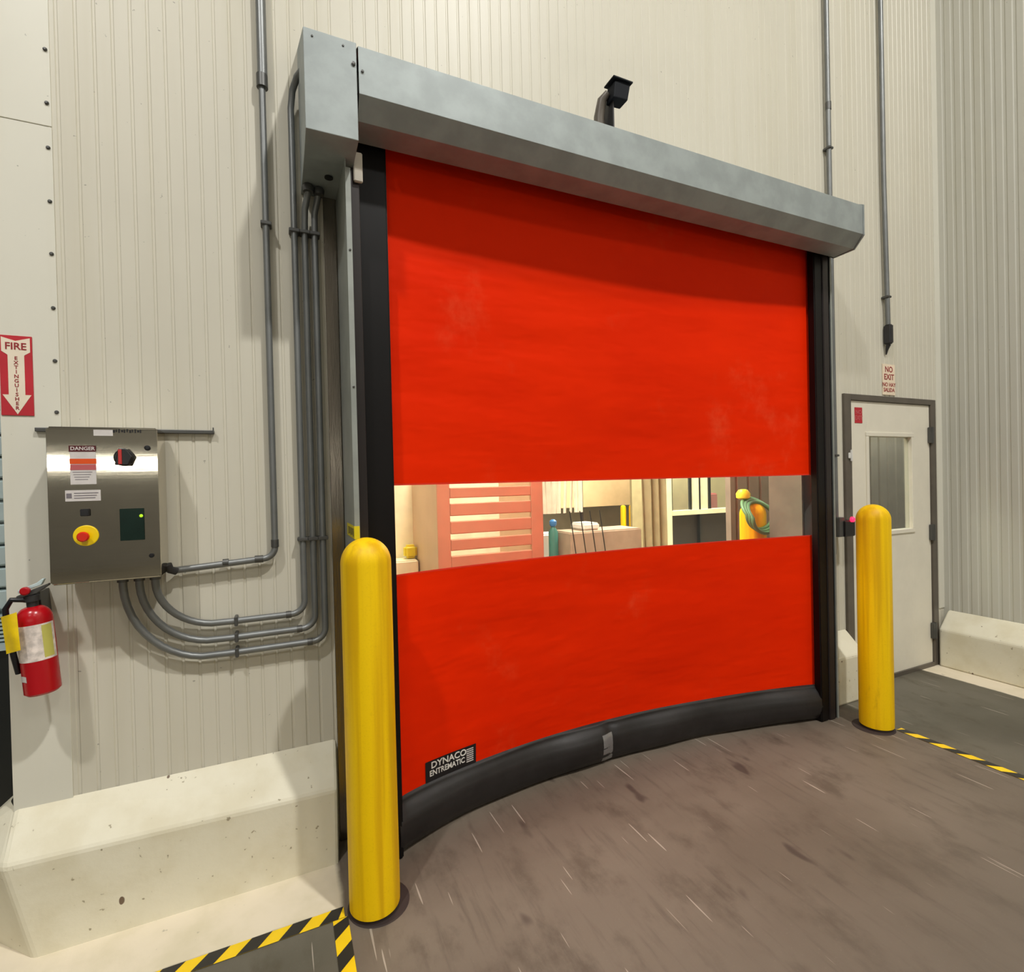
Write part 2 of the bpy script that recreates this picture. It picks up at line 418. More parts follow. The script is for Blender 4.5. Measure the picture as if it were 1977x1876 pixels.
# left curb wraps the wall end with a chamfered corner
V = [(-.85, WY, .43), (.185, WY, .43), (.175, 2.14, .295), (-.835, 2.14, .315), (-.765, 2.14, 0), (.172, 2.14, 0), (.185, WY, 0),
     (-1.03, 2.33, .315), (-.96, 2.33, 0), (-.885, 2.345, .43), (-1.03, 2.43, .30), (-.96, 2.43, 0), (-.885, 2.43, .43), (-.86, 2.43, 0)]
mb = MB()._faces(V, [(0, 1, 2, 3), (3, 2, 5, 4), (1, 6, 5, 2), (0, 3, 7, 9), (3, 4, 8, 7), (9, 7, 10, 12), (7, 8, 11, 10)])
struct(mb.build('trim_6', 'curb', bevel=.012), 'cream painted concrete curb left of the orange door', 'concrete curb')
curb('trim_7', 3.10, 3.53, left=(.03, .035, .03), right=(.005, .02, .02), label='short cream curb between orange door and white door')
V = [(4.724, 2.25, .42), (4.724, -8, .42), (4.59, -8, .285), (4.59, 2.25, .285), (4.59, -8, 0), (4.59, 2.25, 0), (4.724, -8, 0), (4.724, 2.25, 0)]
mb = MB()._faces(V, [(0, 1, 2, 3), (3, 2, 4, 5), (1, 6, 4, 2), (0, 3, 5, 7), (0, 7, 6, 1), (5, 4, 6, 7)])
struct(mb.build('trim_8', 'curb', bevel=.012), 'long cream curb along the right side wall', 'concrete curb')

# ------------------------------------------------------------------ high-speed roll-up door
door = thing('roll_up_door', (1.67, 2.1, 0), 'large orange fabric roll-up door with clear window strip and galvanised hood', 'door')
UM = .42
def bulge(x, z):
    u = min(1, max(0, (x-.41)/(2.94-.41)))
    s = math.sin(PI*u**.86)
    s = max(0, s)**.85
    return .19*s*max(0, min(1, (2.9-z)/2.75))
def ripple(x, z):
    return .0035*math.sin(z*9+1.3*math.sin(x*2.1))*math.sin(PI*min(1, max(0, (x-.41)/2.53)))+.002*math.sin(z*23+x*3)*min(1, abs(2.94-x)*3)*.5
CY = 2.106
def cpt(x, z, d=0): return (x, CY+bulge(x, z)+ripple(x, z)-d, z)
us = [.405+(2.955-.405)*i/90 for i in range(91)]
def zs(a, b, n): return [a+(b-a)*i/n for i in range(n+1)]
MB().grid(lambda x, z: cpt(x, z), us, zs(1.493, 2.97, 60)).grid(lambda x, z: cpt(x, z), us, zs(.18, 1.127, 40)).build('curtain', 'curtain', door, smooth=True)
win = MB().grid(lambda x, z: cpt(x, z, .001), us, zs(1.120, 1.500, 12)).build('vision_window', 'vision', door, smooth=True)
# bottom bag: a soft black sleeve, kinked in the middle
def bag(x, t):
    a = t; kink = .012*math.exp(-((x-1.56)/.03)**2)
    prof = [(0, .212), (.010, .204), (.014, .192), (.03, .172), (.046, .14), (.05, .095), (.044, .05), (.026, .015), (0, .003)]
    k = a*(len(prof)-1); i = min(int(k), len(prof)-2); f = k-i
    d = prof[i][0]*(1-f)+prof[i+1][0]*f; z = prof[i][1]*(1-f)+prof[i+1][1]*f
    d *= 1+.18*math.sin(x*5.1)+.10*math.sin(x*13+2)
    d -= kink*math.sin(PI*a)
    d += .006*math.sin(PI*a)*math.sin(x*9+a*4)
    return (x, CY+bulge(x, .1)-d-.002, z)
us2 = [.40+(3.055-.40)*i/220 for i in range(221)]
bagm = MB().grid(bag, us2, [i/24 for i in range(25)])
bagm.grid(lambda x, t: (x, CY+bulge(x, .1)+.012, .003+.209*t), us2, [0, .5, 1])
bago = bagm.build('bottom_sleeve', 'black_vinyl', door, smooth=True)
MB().grid(lambda x, t: tuple(Vector(bag(x, t))+Vector((0, -.0015, 0))), [1.495, 1.51, 1.525, 1.54, 1.565], [.42, .5, .6, .7, .8, .86]).build('tape_patch', mat('silver_tape', (150, 150, 152), .22, .6), bago, smooth=True)
# maker's label just above the sleeve
def lab(x0): return lambda x, y, d: cpt(x0+x, .260+y, .004+d)
lb = MB().grid(lambda x, z: cpt(x, z, .003), zs(.534, .786, 12), zs(.212, .302, 4)).build('maker_label', 'black', door)
text_part('lettering', 'DYNACO', 'white', lb, lambda x, y, d: cpt(.648+x, .279+y, .004+d), .040, sx=1.02)
text_part('lettering', 'ENTREMATIC', 'white', lb, lambda x, y, d: cpt(.640+x, .245+y, .004+d), .034, sx=.86)
t = MB()
for i in range(7):
    t.grid(lambda x, z: cpt(x, z, .0045), [.736, .772], [.228+i*.0095, .233+i*.0095])
t.build('fine_print', 'paper', lb)
# hood: folded sheet-metal, open underneath at the back
def sheet(pts, th=.003):
    ins = []
    n = len(pts)
    for i, p in enumerate(pts):
        a = Vector(pts[max(i-1, 0)]); c = Vector(pts[min(i+1, n-1)]); d = (c-a).normalized()
        ins.append((p[0]+d.y*th, p[1]-d.x*th))
    return pts+ins[::-1]
hp = [(2.279, 3.27), (1.85, 3.03), (1.85, 2.866), (1.905, 2.805), (2.022, 2.803), (2.022, 2.822)]
MB().prism(sheet(hp, -.003), 'x', .285, 3.083).build('hood', 'galv', door, bevel=.0008)
MB().prism([(2.279, 3.275), (1.846, 3.034), (1.846, 2.862), (1.903, 2.80), (2.03, 2.80), (2.06, 2.83), (2.279, 2.84)], 'x', 3.078, 3.088).build('hood_end_plate', 'galv', door, bevel=.001)
MB().tube([(.30, 2.17, 3.0), (3.06, 2.17, 3.0)], .075, 24).build('roller', 'dark_strip', door, smooth=True)
MB().box(.285, 3.07, 2.22, 2.279, 2.83, 2.96).build('lintel_plate', 'dark_strip', door)
# motor cover at the left end
g = MB().prism([(2.279, 3.29), (1.85, 3.038), (1.85, 2.700), (1.995, 2.690), (2.279, 2.700)], 'x', .107, .279)
gear = g.build('motor_cover', 'galv', door, bevel=.002)
MB().lathe([(.016, 0), (.016, .003)], (.200, 2.10, 2.688), 24).build('drain_hole', 'hole', gear)
MB().lathe([(.007, 0), (.007, .004), (.003, .006)], (.268, 1.85, 2.962), 12, 'y').build('bolt', 'fitting', gear)
MB().lathe([(.005, 0), (.005, .004), (.002, .005)], (.298, 1.85, 2.945), 12, 'y').build('bolt', 'fitting', door)
MB().lathe([(.004, 0), (.003, .003)], (.135, 1.85, 3.015), 10, 'y').build('rivet', 'fitting', gear)
MB().lathe([(.004, 0), (.003, .003)], (.235, 1.85, 3.015), 10, 'y').build('rivet', 'fitting', gear)
# side guides and seals
gl = MB().box(.243, .246, 1.955, 2.278, 0, 2.70).box(.243, .262, 1.953, 1.957, 0, 2.66).build('side_guide', 'galv2', door)
for z in (2.36, 1.86): MB().lathe([(.004, 0), (.004, .003), (.002, .004)], (.2535, 1.953, z), 10, 'y').build('rivet', 'fitting', gl)
MB().box(.262, .300, 2.00, 2.04, 0, 2.70).build('guide_channel', 'dark_strip', door, bevel=.003)
MB().box(.300, .412, 2.050, 2.098, 0, 2.86, .006).build('side_seal', 'black_rubber', door)
MB().box(.278, .311, 1.985, 2.0, 2.635, 2.745, .003).build('hood_bracket', mat('pale_bracket', (206, 198, 184), .5), door)
MB().box(2.936, 3.006, 2.050, 2.096, 0, 2.86, .006).build('side_seal', 'black_rubber', door)
MB().box(3.006, 3.058, 2.045, 2.07, 0, 2.86, .004).build('guide_channel', 'dark_strip', door)
MB().box(3.058, 3.076, 2.055, 2.08, 0, 2.83).build('side_seal', 'black_rubber', door)
MB().box(3.086, 3.089, 2.05, 2.278, 0, 2.84).box(3.076, 3.089, 2.046, 2.05, 0, 2.83).build('side_guide', 'galv2', door)
# yellow warning label on the left guide
wl_ = MB().box(.2415, .2428, 1.952, 2.17, 1.300, 1.348).box(.2415, .261, 1.9515, 1.9528, 1.300, 1.348).build('warning_label', 'labyel', gl)
for i in range(5):
    MB().box(.2408, .2414, 1.975+i*.034, 1.992+i*.034, 1.308+.004*(i % 2), 1.338).build('letter_mark', 'black', wl_)

# motion sensor on its arm above the hood
s = thing('motion_sensor', (1.45, 2.05, 3.15), 'black motion sensor head on a grey arm above the door hood', 'sensor')
MB().tube([(1.455, 2.10, 3.05), (1.452, 2.09, 3.25), (1.456, 2.07, 3.32), (1.474, 2.045, 3.345)], [.028, .026, .022, .015], 16).build('arm', 'frame', s, smooth=True)
MB().box(1.490, 1.497, 2.03, 2.12, 3.12, 3.33).build('bracket', 'darkfit', s)
hd = MB().prism([(1.478, 3.30), (1.488, 3.382), (1.580, 3.396), (1.560, 3.305)], 'y', 2.005, 2.07).build('sensor_head', 'sensorblack', s, bevel=.005)
MB().box(1.474, 1.584, 1.995, 2.075, 3.388, 3.394).build('rain_cap', 'sensorblack', s)

# ------------------------------------------------------------------ bollards
def make_bollard():
    t = thing('bollard', (.268, 1.865, 0), 'near yellow domed bollard in front of the left door edge', 'bollard', 'yellow bollards')
    prof = [(.0865, .018), (.0875, .05), (.0865, 1.225)]
    for i in range(1, 13):
        a = PI/2*i/12; prof.append((.0865*math.cos(a), 1.225+.088*math.sin(a)))
    MB().lathe(prof, (.268, 1.865, 0), 56).build('sleeve', 'yellow', t, smooth=True)
    MB().lathe([(.082, 0), (.082, .03)], (.268, 1.865, 0), 40).build('post', 'gap_dark', t)
    return t
b1 = make_bollard()
MB().lathe([(.108, 0.0005), (.104, .003)], (.283, 1.875, 0), 40).build('gap_shade_disc', 'gap_dark', b1)  # dark disc painting in the dirty, shadowed gap around the base
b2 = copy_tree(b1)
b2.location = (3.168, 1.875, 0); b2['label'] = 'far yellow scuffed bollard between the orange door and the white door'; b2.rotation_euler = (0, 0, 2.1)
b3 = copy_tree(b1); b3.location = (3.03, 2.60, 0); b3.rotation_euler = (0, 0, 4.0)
b3['label'] = 'yellow bollard behind the door seen through the clear window with green hose'

# ------------------------------------------------------------------ floor tape
def hazard_tape(name, p0, p1, wdt, label, rev=False):
    p0, p1 = Vector(p0), Vector(p1); d = (p1-p0); L = d.length; d.normalize(); nrm = Vector((-d.y, d.x, 0))
    t = thing(name, (p0.x, p0.y, 0), label, 'floor tape', 'hazard tapes on the floor')
    z = .0025
    MB()._faces([p0+nrm*wdt/2+Vector((0, 0, z)), p0-nrm*wdt/2+Vector((0, 0, z)), p1-nrm*wdt/2+Vector((0, 0, z)), p1+nrm*wdt/2+Vector((0, 0, z))], [(0, 1, 2, 3)]).build('yellow_band', 'ytape', t)
    per = .125; k = MB(); sk = wdt*.9*(-1 if rev else 1); u = 0.0
    while u < L:
        a, b_ = u, min(u+per/2, L)
        def P(v, side):
            v = v+(sk/2 if side > 0 else -sk/2); v = min(max(v, 0), L)
            return p0+d*v+nrm*side*wdt/2+Vector((0, 0, z+.0006))
        k._faces([P(a, 1), P(a, -1), P(b_, -1), P(b_, 1)], [(0, 1, 2, 3)])
        u += per
    k.build('black_stripes', 'btape', t); return t
hazard_tape('hazard_tape', (.165, 1.885, 0), (-1.9, 1.885, 0), .05, 'yellow and black tape running left along the cream floor strip')
hazard_tape('hazard_tape', (.150, 1.862, 0), (.150, -1.5, 0), .05, 'yellow and black tape running forward from the near bollard', True)
hazard_tape('hazard_tape', (3.248, 1.80, 0), (3.248, -2.0, 0), .05, 'yellow and black tape running forward from the far bollard')

# ------------------------------------------------------------------ stainless control panel
cp = thing('control_panel', (-.53, 2.28, 1.18), 'stainless steel control cabinet left of the orange door with emergency stop', 'control panel')
cab = MB().box(-.682, -.386, 2.12, 2.262, 1.197, 1.712, .004).build('cabinet', 'steel', cp)
MB().box(-.684, -.384, 2.117, 2.1195, 1.205, 1.704).build('cabinet_door', 'steel', cp, bevel=.001)
MB().box(-.760, -.228, 2.262, 2.279, 1.708, 1.722).build('mounting_channel', 'fitting', cp, bevel=.002)
MB().box(-.232, -.228, 2.258, 2.264, 1.712, 1.732).build('channel_lip', 'fitting', cp)
F = 2.1165
d1 = MB().lathe([(.0285, 0), (.0285, .010), (.024, .014)], (-.478, F, 1.610), 32, 'y').build('disconnect_switch', 'black', cp, smooth=True)
MB().prism([(-.500, 1.585), (-.488, 1.640), (-.468, 1.640), (-.450, 1.612), (-.462, 1.583)], 'y', F-.030, F-.013).build('switch_handle', 'black', d1, bevel=.003)
MB().box(-.4885, -.4785, F-.033, F-.029, 1.587, 1.636).build('red_grip', 'knobred', d1, bevel=.001)
MB().lathe([(.009, 0), (.009, .004), (.005, .005)], (-.413, F, 1.643), 20, 'y').build('quarter_turn_lock', 'black', cp)
MB().lathe([(.0075, 0), (.0075, .004), (.004, .005)], (-.410, F, 1.274), 20, 'y').build('quarter_turn_lock', 'black', cp)
e = MB().lathe([(.034, 0), (.034, .003), (.032, .004)], (-.588, F, 1.354), 40, 'y').build('emergency_stop', 'estopyel', cp)
MB().lathe([(.010, .004), (.010, .014), (.016, .016), (.0165, .026), (.013, .030)], (-.590, F, 1.352), 28, 'y').build('stop_button', 'estopred', e, smooth=True)
MB().box(-.600, -.576, F-.010, F, 1.418, 1.442, .002).build('selector_button', 'black', cp)
sc = MB().box(-.496, -.428, F-.004, F, 1.330, 1.438, .001).build('display', 'screen', cp)
MB().lathe([(.0055, 0), (.004, .002)], (-.436, F-.004, 1.412), 14, 'y').build('status_light', 'led', sc)
lbl = MB().box(-.624, -.556, F-.001, F, 1.523, 1.650).build('danger_label', 'paper', cp)
MB().box(-.626, -.555, F-.0016, F-.001, 1.630, 1.650).build('label_header', 'labdark', lbl)
MB().box(-.625, -.555, F-.0016, F-.001, 1.590, 1.607).build('label_band', 'laborange', lbl)
MB().box(-.624, -.556, F-.0016, F-.001, 1.570, 1.588).build('label_band', 'labpink', lbl)
text_part('lettering', 'DANGER', 'paper', lbl, on_wall(-.590, F-.0018, 1.640), .016, .0002)
for i in range(4):
    MB().box(-.618+.002*i, -.566-.004*i, F-.0014, F-.001, 1.562-i*.008, 1.564-i*.008).build('print_line', 'greytext', lbl)
l2 = MB().box(-.639, -.546, F-.001, F, 1.468, 1.504).build('rating_label', 'paper', cp)
MB().box(-.636, -.622, F-.0016, F-.001, 1.478, 1.494).build('print_mark', 'greytext', l2)
for i in range(3): MB().box(-.616, -.552-.004*i, F-.0016, F-.001, 1.493-i*.008, 1.4955-i*.008).build('print_line', 'greytext', l2)
MB().box(-.560, -.508, F-.001, F, 1.683, 1.703).build('serial_label', 'paper', cp)
mk = MB()
for i in range(11):
    x = -.508+i*.0075; mk.box(x, x+.0035+.002*(i % 3 == 0), F-.0012, F-.0006, 1.694+.002*(i % 2), 1.703+.002*(i % 3))
mk.build('handwriting', 'black', cp)

# ------------------------------------------------------------------ conduits on the left
def strap(parent, x, z, y=2.25, r=.014, horizontal=False):
    mb = MB()
    if horizontal: mb.box(x-.006, x+.006, y-r-.003, 2.279, z-r-.004, z+r+.004, .002)
    else: mb.box(x-r-.006, x+r+.006, y-r-.003, 2.279, z-.007, z+.007, .002)
    mb.build('strap', 'fitting', parent)
def coupling(parent, p, axis, r, L=.03):
    a = Vector(p); v = {'x': Vector((L/2, 0, 0)), 'z': Vector((0, 0, L/2)), 'y': Vector((0, L/2, 0))}[axis]
    MB().tube([a-v, a+v], r, 16).build('coupling', 'fitting', parent, smooth=True)
Yc = 2.25
# 1: tall pipe from the ceiling, turning left into the panel corner
c1 = thing('conduit', (-.03, Yc, 1.2), 'lone leftmost tall grey conduit turning left into the panel corner', 'conduit', 'conduits left of the door')
path = [(-.027, Yc, 3.12), (-.027, Yc, 1.262)]+arc((-.072, Yc, 1.262), .045, 0, -PI/2, 'xz', 8)+[(-.36, Yc, 1.199), (-.372, 2.235, 1.200)]
MB().tube(path, .0125).build('pipe', 'conduit', c1, smooth=True)
MB().tube([(-.024, Yc, 3.10), (-.024, Yc, 8.99)], .0185).build('upper_pipe', 'conduit', c1, smooth=True)
coupling(c1, (-.026, Yc, 3.10), 'z', .021, .05); coupling(c1, (-.027, Yc, 1.275), 'z', .0145); coupling(c1, (-.085, Yc, 1.217), 'x', .0145); coupling(c1, (-.20, Yc, 1.213), 'x', .0145, .02)
MB().tube([(-.360, 2.243, 1.196), (-.378, 2.232, 1.205), (-.384, 2.225, 1.225)], .014).build('elbow', 'darkfit', c1, smooth=True)
strap(c1, -.026, 2.54)
# 2-4: nested pipes bending up into the panel's underside
for i, (xv, zh, xp, nm) in enumerate(((.076, .985, -.418, 'innermost'), (.115, .922, -.465, 'middle'), (.153, .864, -.513, 'outermost'))):
    t = thing('conduit', (xv, Yc, zh), f'{nm} of the three nested conduits curving up under the control panel', 'conduit', 'conduits left of the door')
    ztop = (3.06, 2.62, 2.62)[i]; rr_ = .0125
    bend = .19 + .035*i
    p = []
    if i == 0: p += [(.118, 2.17, 3.13), (.100, 2.20, 3.12), (.083, 2.235, 3.085), (.0755, Yc, 3.02)]
    elif i == 1: p += [(.130, 2.19, 2.705), (.128, 2.20, 2.665), (.118, 2.235, 2.62)]
    else: p += [(.170, 2.20, 2.705), (.166, 2.22, 2.665), (.154, 2.245, 2.61)]
    rb = .05
    p += [(xv, Yc, ztop-.1), (xv, Yc, zh+rb)]+arc((xv-rb, Yc, zh+rb), rb, 0, -PI/2, 'xz', 8)
    xe = xp+bend
    p += [(xe+.05, Yc, zh)]
    for k in range(1, 13):
        a = PI/2*k/12
        p.append((xe-bend*math.sin(a), Yc-.05*(1-math.cos(a)), zh+(1.165-zh)*(1-math.cos(a))))
    p.append((xp, 2.20, 1.198))
    MB().tube(p, rr_).build('pipe', 'conduit', t, smooth=True)
    strap(t, xv, 2.53); strap(t, xv, 1.285); strap(t, -.17, zh, horizontal=True)
    coupling(t, (xp, 2.20, 1.188), 'z', .017, .018); coupling(t, (xv-rb-.01, Yc, zh), 'x', .0145, .02)
    if i: MB().lathe([(.020, -.02), (.022, 0), (.014, .012)], (p[0][0], p[0][1], 2.688), 16).build('hub', 'fitting', t, smooth=True)

# ------------------------------------------------------------------ conduits on the right
c5 = thing('conduit', (3.395, Yc, 1.2), 'tall grey conduit passing behind the right end of the door hood', 'conduit', 'conduits right of the door')
MB().tube([(3.388, Yc, 8.99), (3.394, Yc, 4), (3.400, Yc, 1.20)], .0155).build('pipe', 'conduit', c5, smooth=True)
for z in (3.67, 1.62): strap(c5, 3.395 if z > 2 else 3.40, z, r=.0155)
coupling(c5, (3.396, Yc, 3.95), 'z', .018, .05)
c6 = thing('conduit', (4.0, Yc, 2.36), 'grey conduit ending above the no exit sign', 'conduit', 'conduits right of the door')
MB().tube([(3.972, Yc, 8.99), (3.99, Yc, 3.6), (4.013, Yc, 2.56)], .0155).build('pipe', 'conduit', c6, smooth=True)
strap(c6, 4.007, 2.757, r=.0155)
MB().box(3.995, 4.036, 2.225, 2.275, 2.42, 2.56, .008).build('pull_box', 'darkfit', c6)
MB().tube([(4.036, 2.25, 2.54), (4.052, 2.25, 2.52), (4.052, 2.25, 2.46), (4.036, 2.25, 2.43)], .005, 8).build('side_loop', 'fitting', c6, smooth=True)
MB().tube([(4.016, 2.25, 2.42), (4.016, 2.262, 2.385), (4.020, 2.27, 2.35)], [.016, .010, .004], 12).build('cable_end', 'darkfit', c6, smooth=True)

# push-button station on the right conduit
st = thing('push_button_station', (3.37, 2.18, 1.0), 'black push-button station with red light behind the far bollard', 'switch')
MB().box(3.295, 3.352, 2.16, 2.278, 1.085, 1.212, .004).build('housing', 'fitting', st)
MB().box(3.338, 3.446, 2.15, 2.278, 1.085, 1.190, .005).build('button_box', 'black', st)
MB().lathe([(.017, 0), (.017, .012), (.011, .018)], (3.405, 2.150, 1.196), 20, 'y').build('red_light', 'redled', st)
MB().box(3.300, 3.342, 2.21, 2.278, .962, 1.084, .003).build('lower_box', 'darkfit', st)

# ------------------------------------------------------------------ man door
md = thing('door_1', (4.07, WY, 0), 'white personnel door with grey frame and narrow window at the right', 'door', kind='structure')
MB().box(3.529, 3.602, 2.262, 2.36, 0, 2.047).box(4.558, 4.622, 2.262, 2.36, 0, 2.047).box(3.602, 4.558, 2.262, 2.36, 2.005, 2.047).build('door_frame', 'frame', md, bevel=.004)
lf = MB().box(3.605, 3.80, 2.275, 2.32, .012, 2.003).box(4.31, 4.555, 2.275, 2.32, .012, 2.003).box(3.80, 4.31, 2.275, 2.32, .012, 1.075).box(3.80, 4.31, 2.275, 2.32, 1.757, 2.003).build('door_leaf', 'leaf', md, bevel=.002)
MB().box(3.80-.03, 4.31+.03, 2.266, 2.276, 1.757, 1.787).box(3.80-.03, 4.31+.03, 2.266, 2.276, 1.045, 1.075).box(3.77, 3.80, 2.266, 2.276, 1.075, 1.757).box(4.31, 4.34, 2.266, 2.276, 1.075, 1.757).build('window_bead', 'leaf', lf, bevel=.003)
MB().box(3.80, 4.31, 2.292, 2.296, 1.075, 1.757).build('window_pane', 'glass', lf)
for z in (1.775, 1.03, .275):
    MB().box(4.528, 4.575, 2.250, 2.274, z-.06, z+.06, .003).tube([(4.556, 2.254, z-.062), (4.556, 2.254, z+.062)], .008, 10).build('hinge', 'fitting', md)
stk = MB().box(3.655, 3.737, 2.2725, 2.2745, 1.848, 1.957).build('sticker', 'signred', lf)
text_part('lettering', 'NO\nEXIT', 'labpink', stk, on_wall(3.696, 2.2722, 1.903), .042, .0003, lh=.95)
MB().box(3.555, 3.592, 2.252, 2.263, 1.60, 1.64, .004).box(3.570, 3.582, 2.244, 2.256, 1.58, 1.66, .003).build('strike_bracket', 'white', md)
MB().box(3.605, 4.555, 2.262, 2.275, 0.0, .03).build('door_sweep', 'frame', lf)
# ribbed grey corridor wall beyond its window
b = MB(); pts = [(x, 2.95+d) for x, d in ribs(3.2, 6.4, .13, .02, .03)]
b.prism(pts+[(6.4, 3.0), (3.2, 3.0)], 'z', 0, 2.6)
struct(b.build('wall_corridor', 'ribgrey'))
# no exit sign
ns = thing('no_exit_sign', (4.056, WY, 2.05), 'small cream sign with dark red words above the white door', 'sign')
MB().box(3.983, 4.128, 2.274, 2.279, 2.060, 2.284, .001).build('sign_plate', mat('no_exit_cream', (240, 222, 196), .5), ns)
text_part('lettering', 'NO\nEXIT', 'signtext', ns, on_wall(4.055, 2.2738, 2.217), .058, .0004, lh=.95)
text_part('lettering', 'NO HAY\nSALIDA', 'signtext', ns, on_wall(4.055, 2.2738, 2.115), .040, .0004, lh=.95)

# ------------------------------------------------------------------ fire sign and extinguisher
fs = thing('fire_sign', (-.806, WY, 1.76), 'red fire extinguisher sign with white arrow pointing down at left edge', 'sign')
Y0 = 2.2745
MB().box(-.848, -.763, Y0-.002, 2.276, 1.762, 2.032, .0008).build('sign_plate', 'signred', fs)
ar = [(-.843, 2.026), (-.806, 2.014), (-.768, 2.026), (-.768, 1.978), (-.784, 1.966), (-.784, 1.832), (-.768, 1.832), (-.8055, 1.766), (-.843, 1.832), (-.827, 1.832), (-.827, 1.966), (-.843, 1.978)]
MB().prism(ar, 'y', Y0-.0028, Y0-.0018).build('arrow', 'signwhite', fs)
text_part('lettering', 'FIRE', 'signtext', fs, on_wall(-.8055, Y0-.0030, 1.995), .033, .0003, sx=.95)
for i, ch in enumerate('EXTINGUISHER'):
    text_part('lettering', ch, 'signtext', fs, on_wall(-.8055, Y0-.0030, 1.955-i*.0153), .0165, .0003)

fx = thing('fire_extinguisher', (-.728, 2.17, .845), 'red fire extinguisher with yellow tag hanging low on the left wall', 'fire extinguisher')
cx_, cy_ = -.728, 2.17
prof = [(.040, .845), (.047, .852), (.047, 1.085)]
for i in range(1, 9):
    a = PI/2*i/8; prof.append((.014+.033*math.cos(a), 1.085+.045*math.sin(a)))
body = MB().lathe(prof, (cx_, cy_, 0), 40).build('cylinder', 'red', fx, smooth=True)
MB().grid(lambda a, z: (cx_+.0476*math.cos(a), cy_+.0476*math.sin(a), z), [PI*(1.05+.93*i/20) for i in range(21)], [.958, 1.075]).build('label', mat('extinguisher_label', (226, 214, 206), .5, var=.25, vs=45), body, smooth=True)
MB().grid(lambda a, z: (cx_+.0480*math.cos(a), cy_+.0480*math.sin(a), z), [PI*(1.70+.20*i/6) for i in range(7)], [.965, 1.070]).build('label_band', mat('olive_label', (196, 190, 96), .5), body, smooth=True)
MB().grid(lambda a, z: (cx_+.0478*math.cos(a), cy_+.0478*math.sin(a), z+.012*math.sin(a*2)), [PI*(1.12+.22*i/8) for i in range(9)], [.884, .903]).build('sticker', 'paper', body, smooth=True)
MB().lathe([(.015, 1.12), (.015, 1.145), (.021, 1.147), (.021, 1.165), (.012, 1.168)], (cx_, cy_, 0), 20).build('valve', 'darkfit', fx, smooth=True)
MB().prism([(cx_-.035, 1.160), (cx_+.015, 1.170), (cx_+.050, 1.192), (cx_+.048, 1.198), (cx_+.005, 1.184), (cx_-.035, 1.170)], 'y', cy_-.010, cy_+.010).build('carry_handle', 'fitting', fx, bevel=.002)
MB().prism([(cx_-.030, 1.178), (cx_+.030, 1.196), (cx_+.040, 1.214), (cx_+.034, 1.216), (cx_+.02, 1.205), (cx_-.030, 1.188)], 'y', cy_-.009, cy_+.009).build('squeeze_lever', 'coolmetal', fx, bevel=.002)
MB().lathe([(.013, 0), (.013, .010), (.009, .012)], (cx_-.006, cy_-.018, 1.185), 18, 'y').build('gauge', 'red', fx)
MB().tube([(cx_-.012, cy_-.01, 1.155), (cx_-.045, cy_-.015, 1.162), (cx_-.062, cy_-.015, 1.135), (cx_-.064, cy_-.015, 1.08), (cx_-.058, cy_-.01, .98), (cx_-.055, cy_, .92)], .0085, 12).build('hose', 'black', fx, smooth=True)
MB().grid(lambda u, z: (cx_-.062+.044*u, cy_-.055+.012*math.sin(u*3+z*8), z+.010*u), [i/6 for i in range(7)], zs(.998, 1.118, 6)).build('inspection_tag', mat('yellow_tag', (246, 208, 10), .5, var=.12, vs=20), fx, smooth=True)
MB().box(cx_-.012, cx_+.012, cy_+.03, WY-.006, 1.06, 1.17).build('wall_hook', 'fitting', fx)
fx.rotation_euler = (0, math.radians(-4), 0)

# ------------------------------------------------------------------ screws along the left seam
zz = (3.029, 2.845, 2.691, 2.506, 2.325, 2.138, 1.955, 1.777)
od = ('topmost', 'second', 'third', 'fourth', 'fifth', 'sixth', 'seventh', 'lowest')
sp = MB().lathe([(.0065, 0), (.0065, .002), (.0035, .0055)], (0, 0, 0), 10, 'y').build('wall_screw', 'fitting')
for i, z in enumerate(zz):
    o = sp if i == 0 else sp.copy()
    if i: COL.objects.link(o)
    o.location = (-.703, WY-.004, z)
    tag(o, (f'{od[i]} screw' if i in (0, 7) else f'{od[i]} screw from the top') + ' in the column up the left wall seam', 'screw', 'screws along the left wall seam')

# ------------------------------------------------------------------ left edge: aisle behind the wall end
lr = thing('slatted_cabinet', (-1.4, 2.9, 0), 'dark cabinet with bright slats beyond the left wall end', 'cabinet')
MB().box(-1.9, -.965, 2.6, 3.3, 0, .90).build('body', 'dark', lr)
MB().box(-1.92, -.955, 2.58, 3.3, .90, .925).build('top_ledge', 'coolmetal', lr)
sl = MB()
for i in range(7): sl.box(-1.9, -.962, 2.60, 2.68, .932+i*.015, .940+i*.015)
sl.build('slats', 'coolmetal', lr)
pb = MB()
for i in range(9): pb.box(-1.9, -.960, 2.62, 2.70, 1.05+i*.085, 1.125+i*.085, .006)
pb.box(-1.9, -1.0, 2.71, 2.75, .925, 1.83).build('upper_panels', 'coolmetal', lr)

# ------------------------------------------------------------------ beyond the clear window
bn = thing('bulk_bin', (1.34, 3.7, 0), 'salmon plastic bulk bin with horizontal slots seen through the door window', 'plastic bin')
f = MB()
rows = [1.478, 1.372, 1.252, 1.130, 1.018, .90, .78, .66, .54, .42, .30]; hs = .022
prev = 1.62
for z in rows: f.box(1.03, 1.635, 3.30, 3.33, z+hs, prev); prev = z-hs*.6
f.box(1.03, 1.635, 3.30, 3.33, .12, prev)
f.box(.938, 1.03, 3.30, 3.33, .12, 1.62).box(1.635, 1.732, 3.30, 3.33, .12, 1.62)
f.build('slotted_front', 'salmon', bn, bevel=.006)
MB().box(.94, .97, 3.33, 4.05, .12, 1.62).box(1.70, 1.73, 3.33, 4.05, .12, 1.62).box(.94, 1.73, 3.30, 4.08, .10, .14).build('bin_walls', 'salmon', bn)
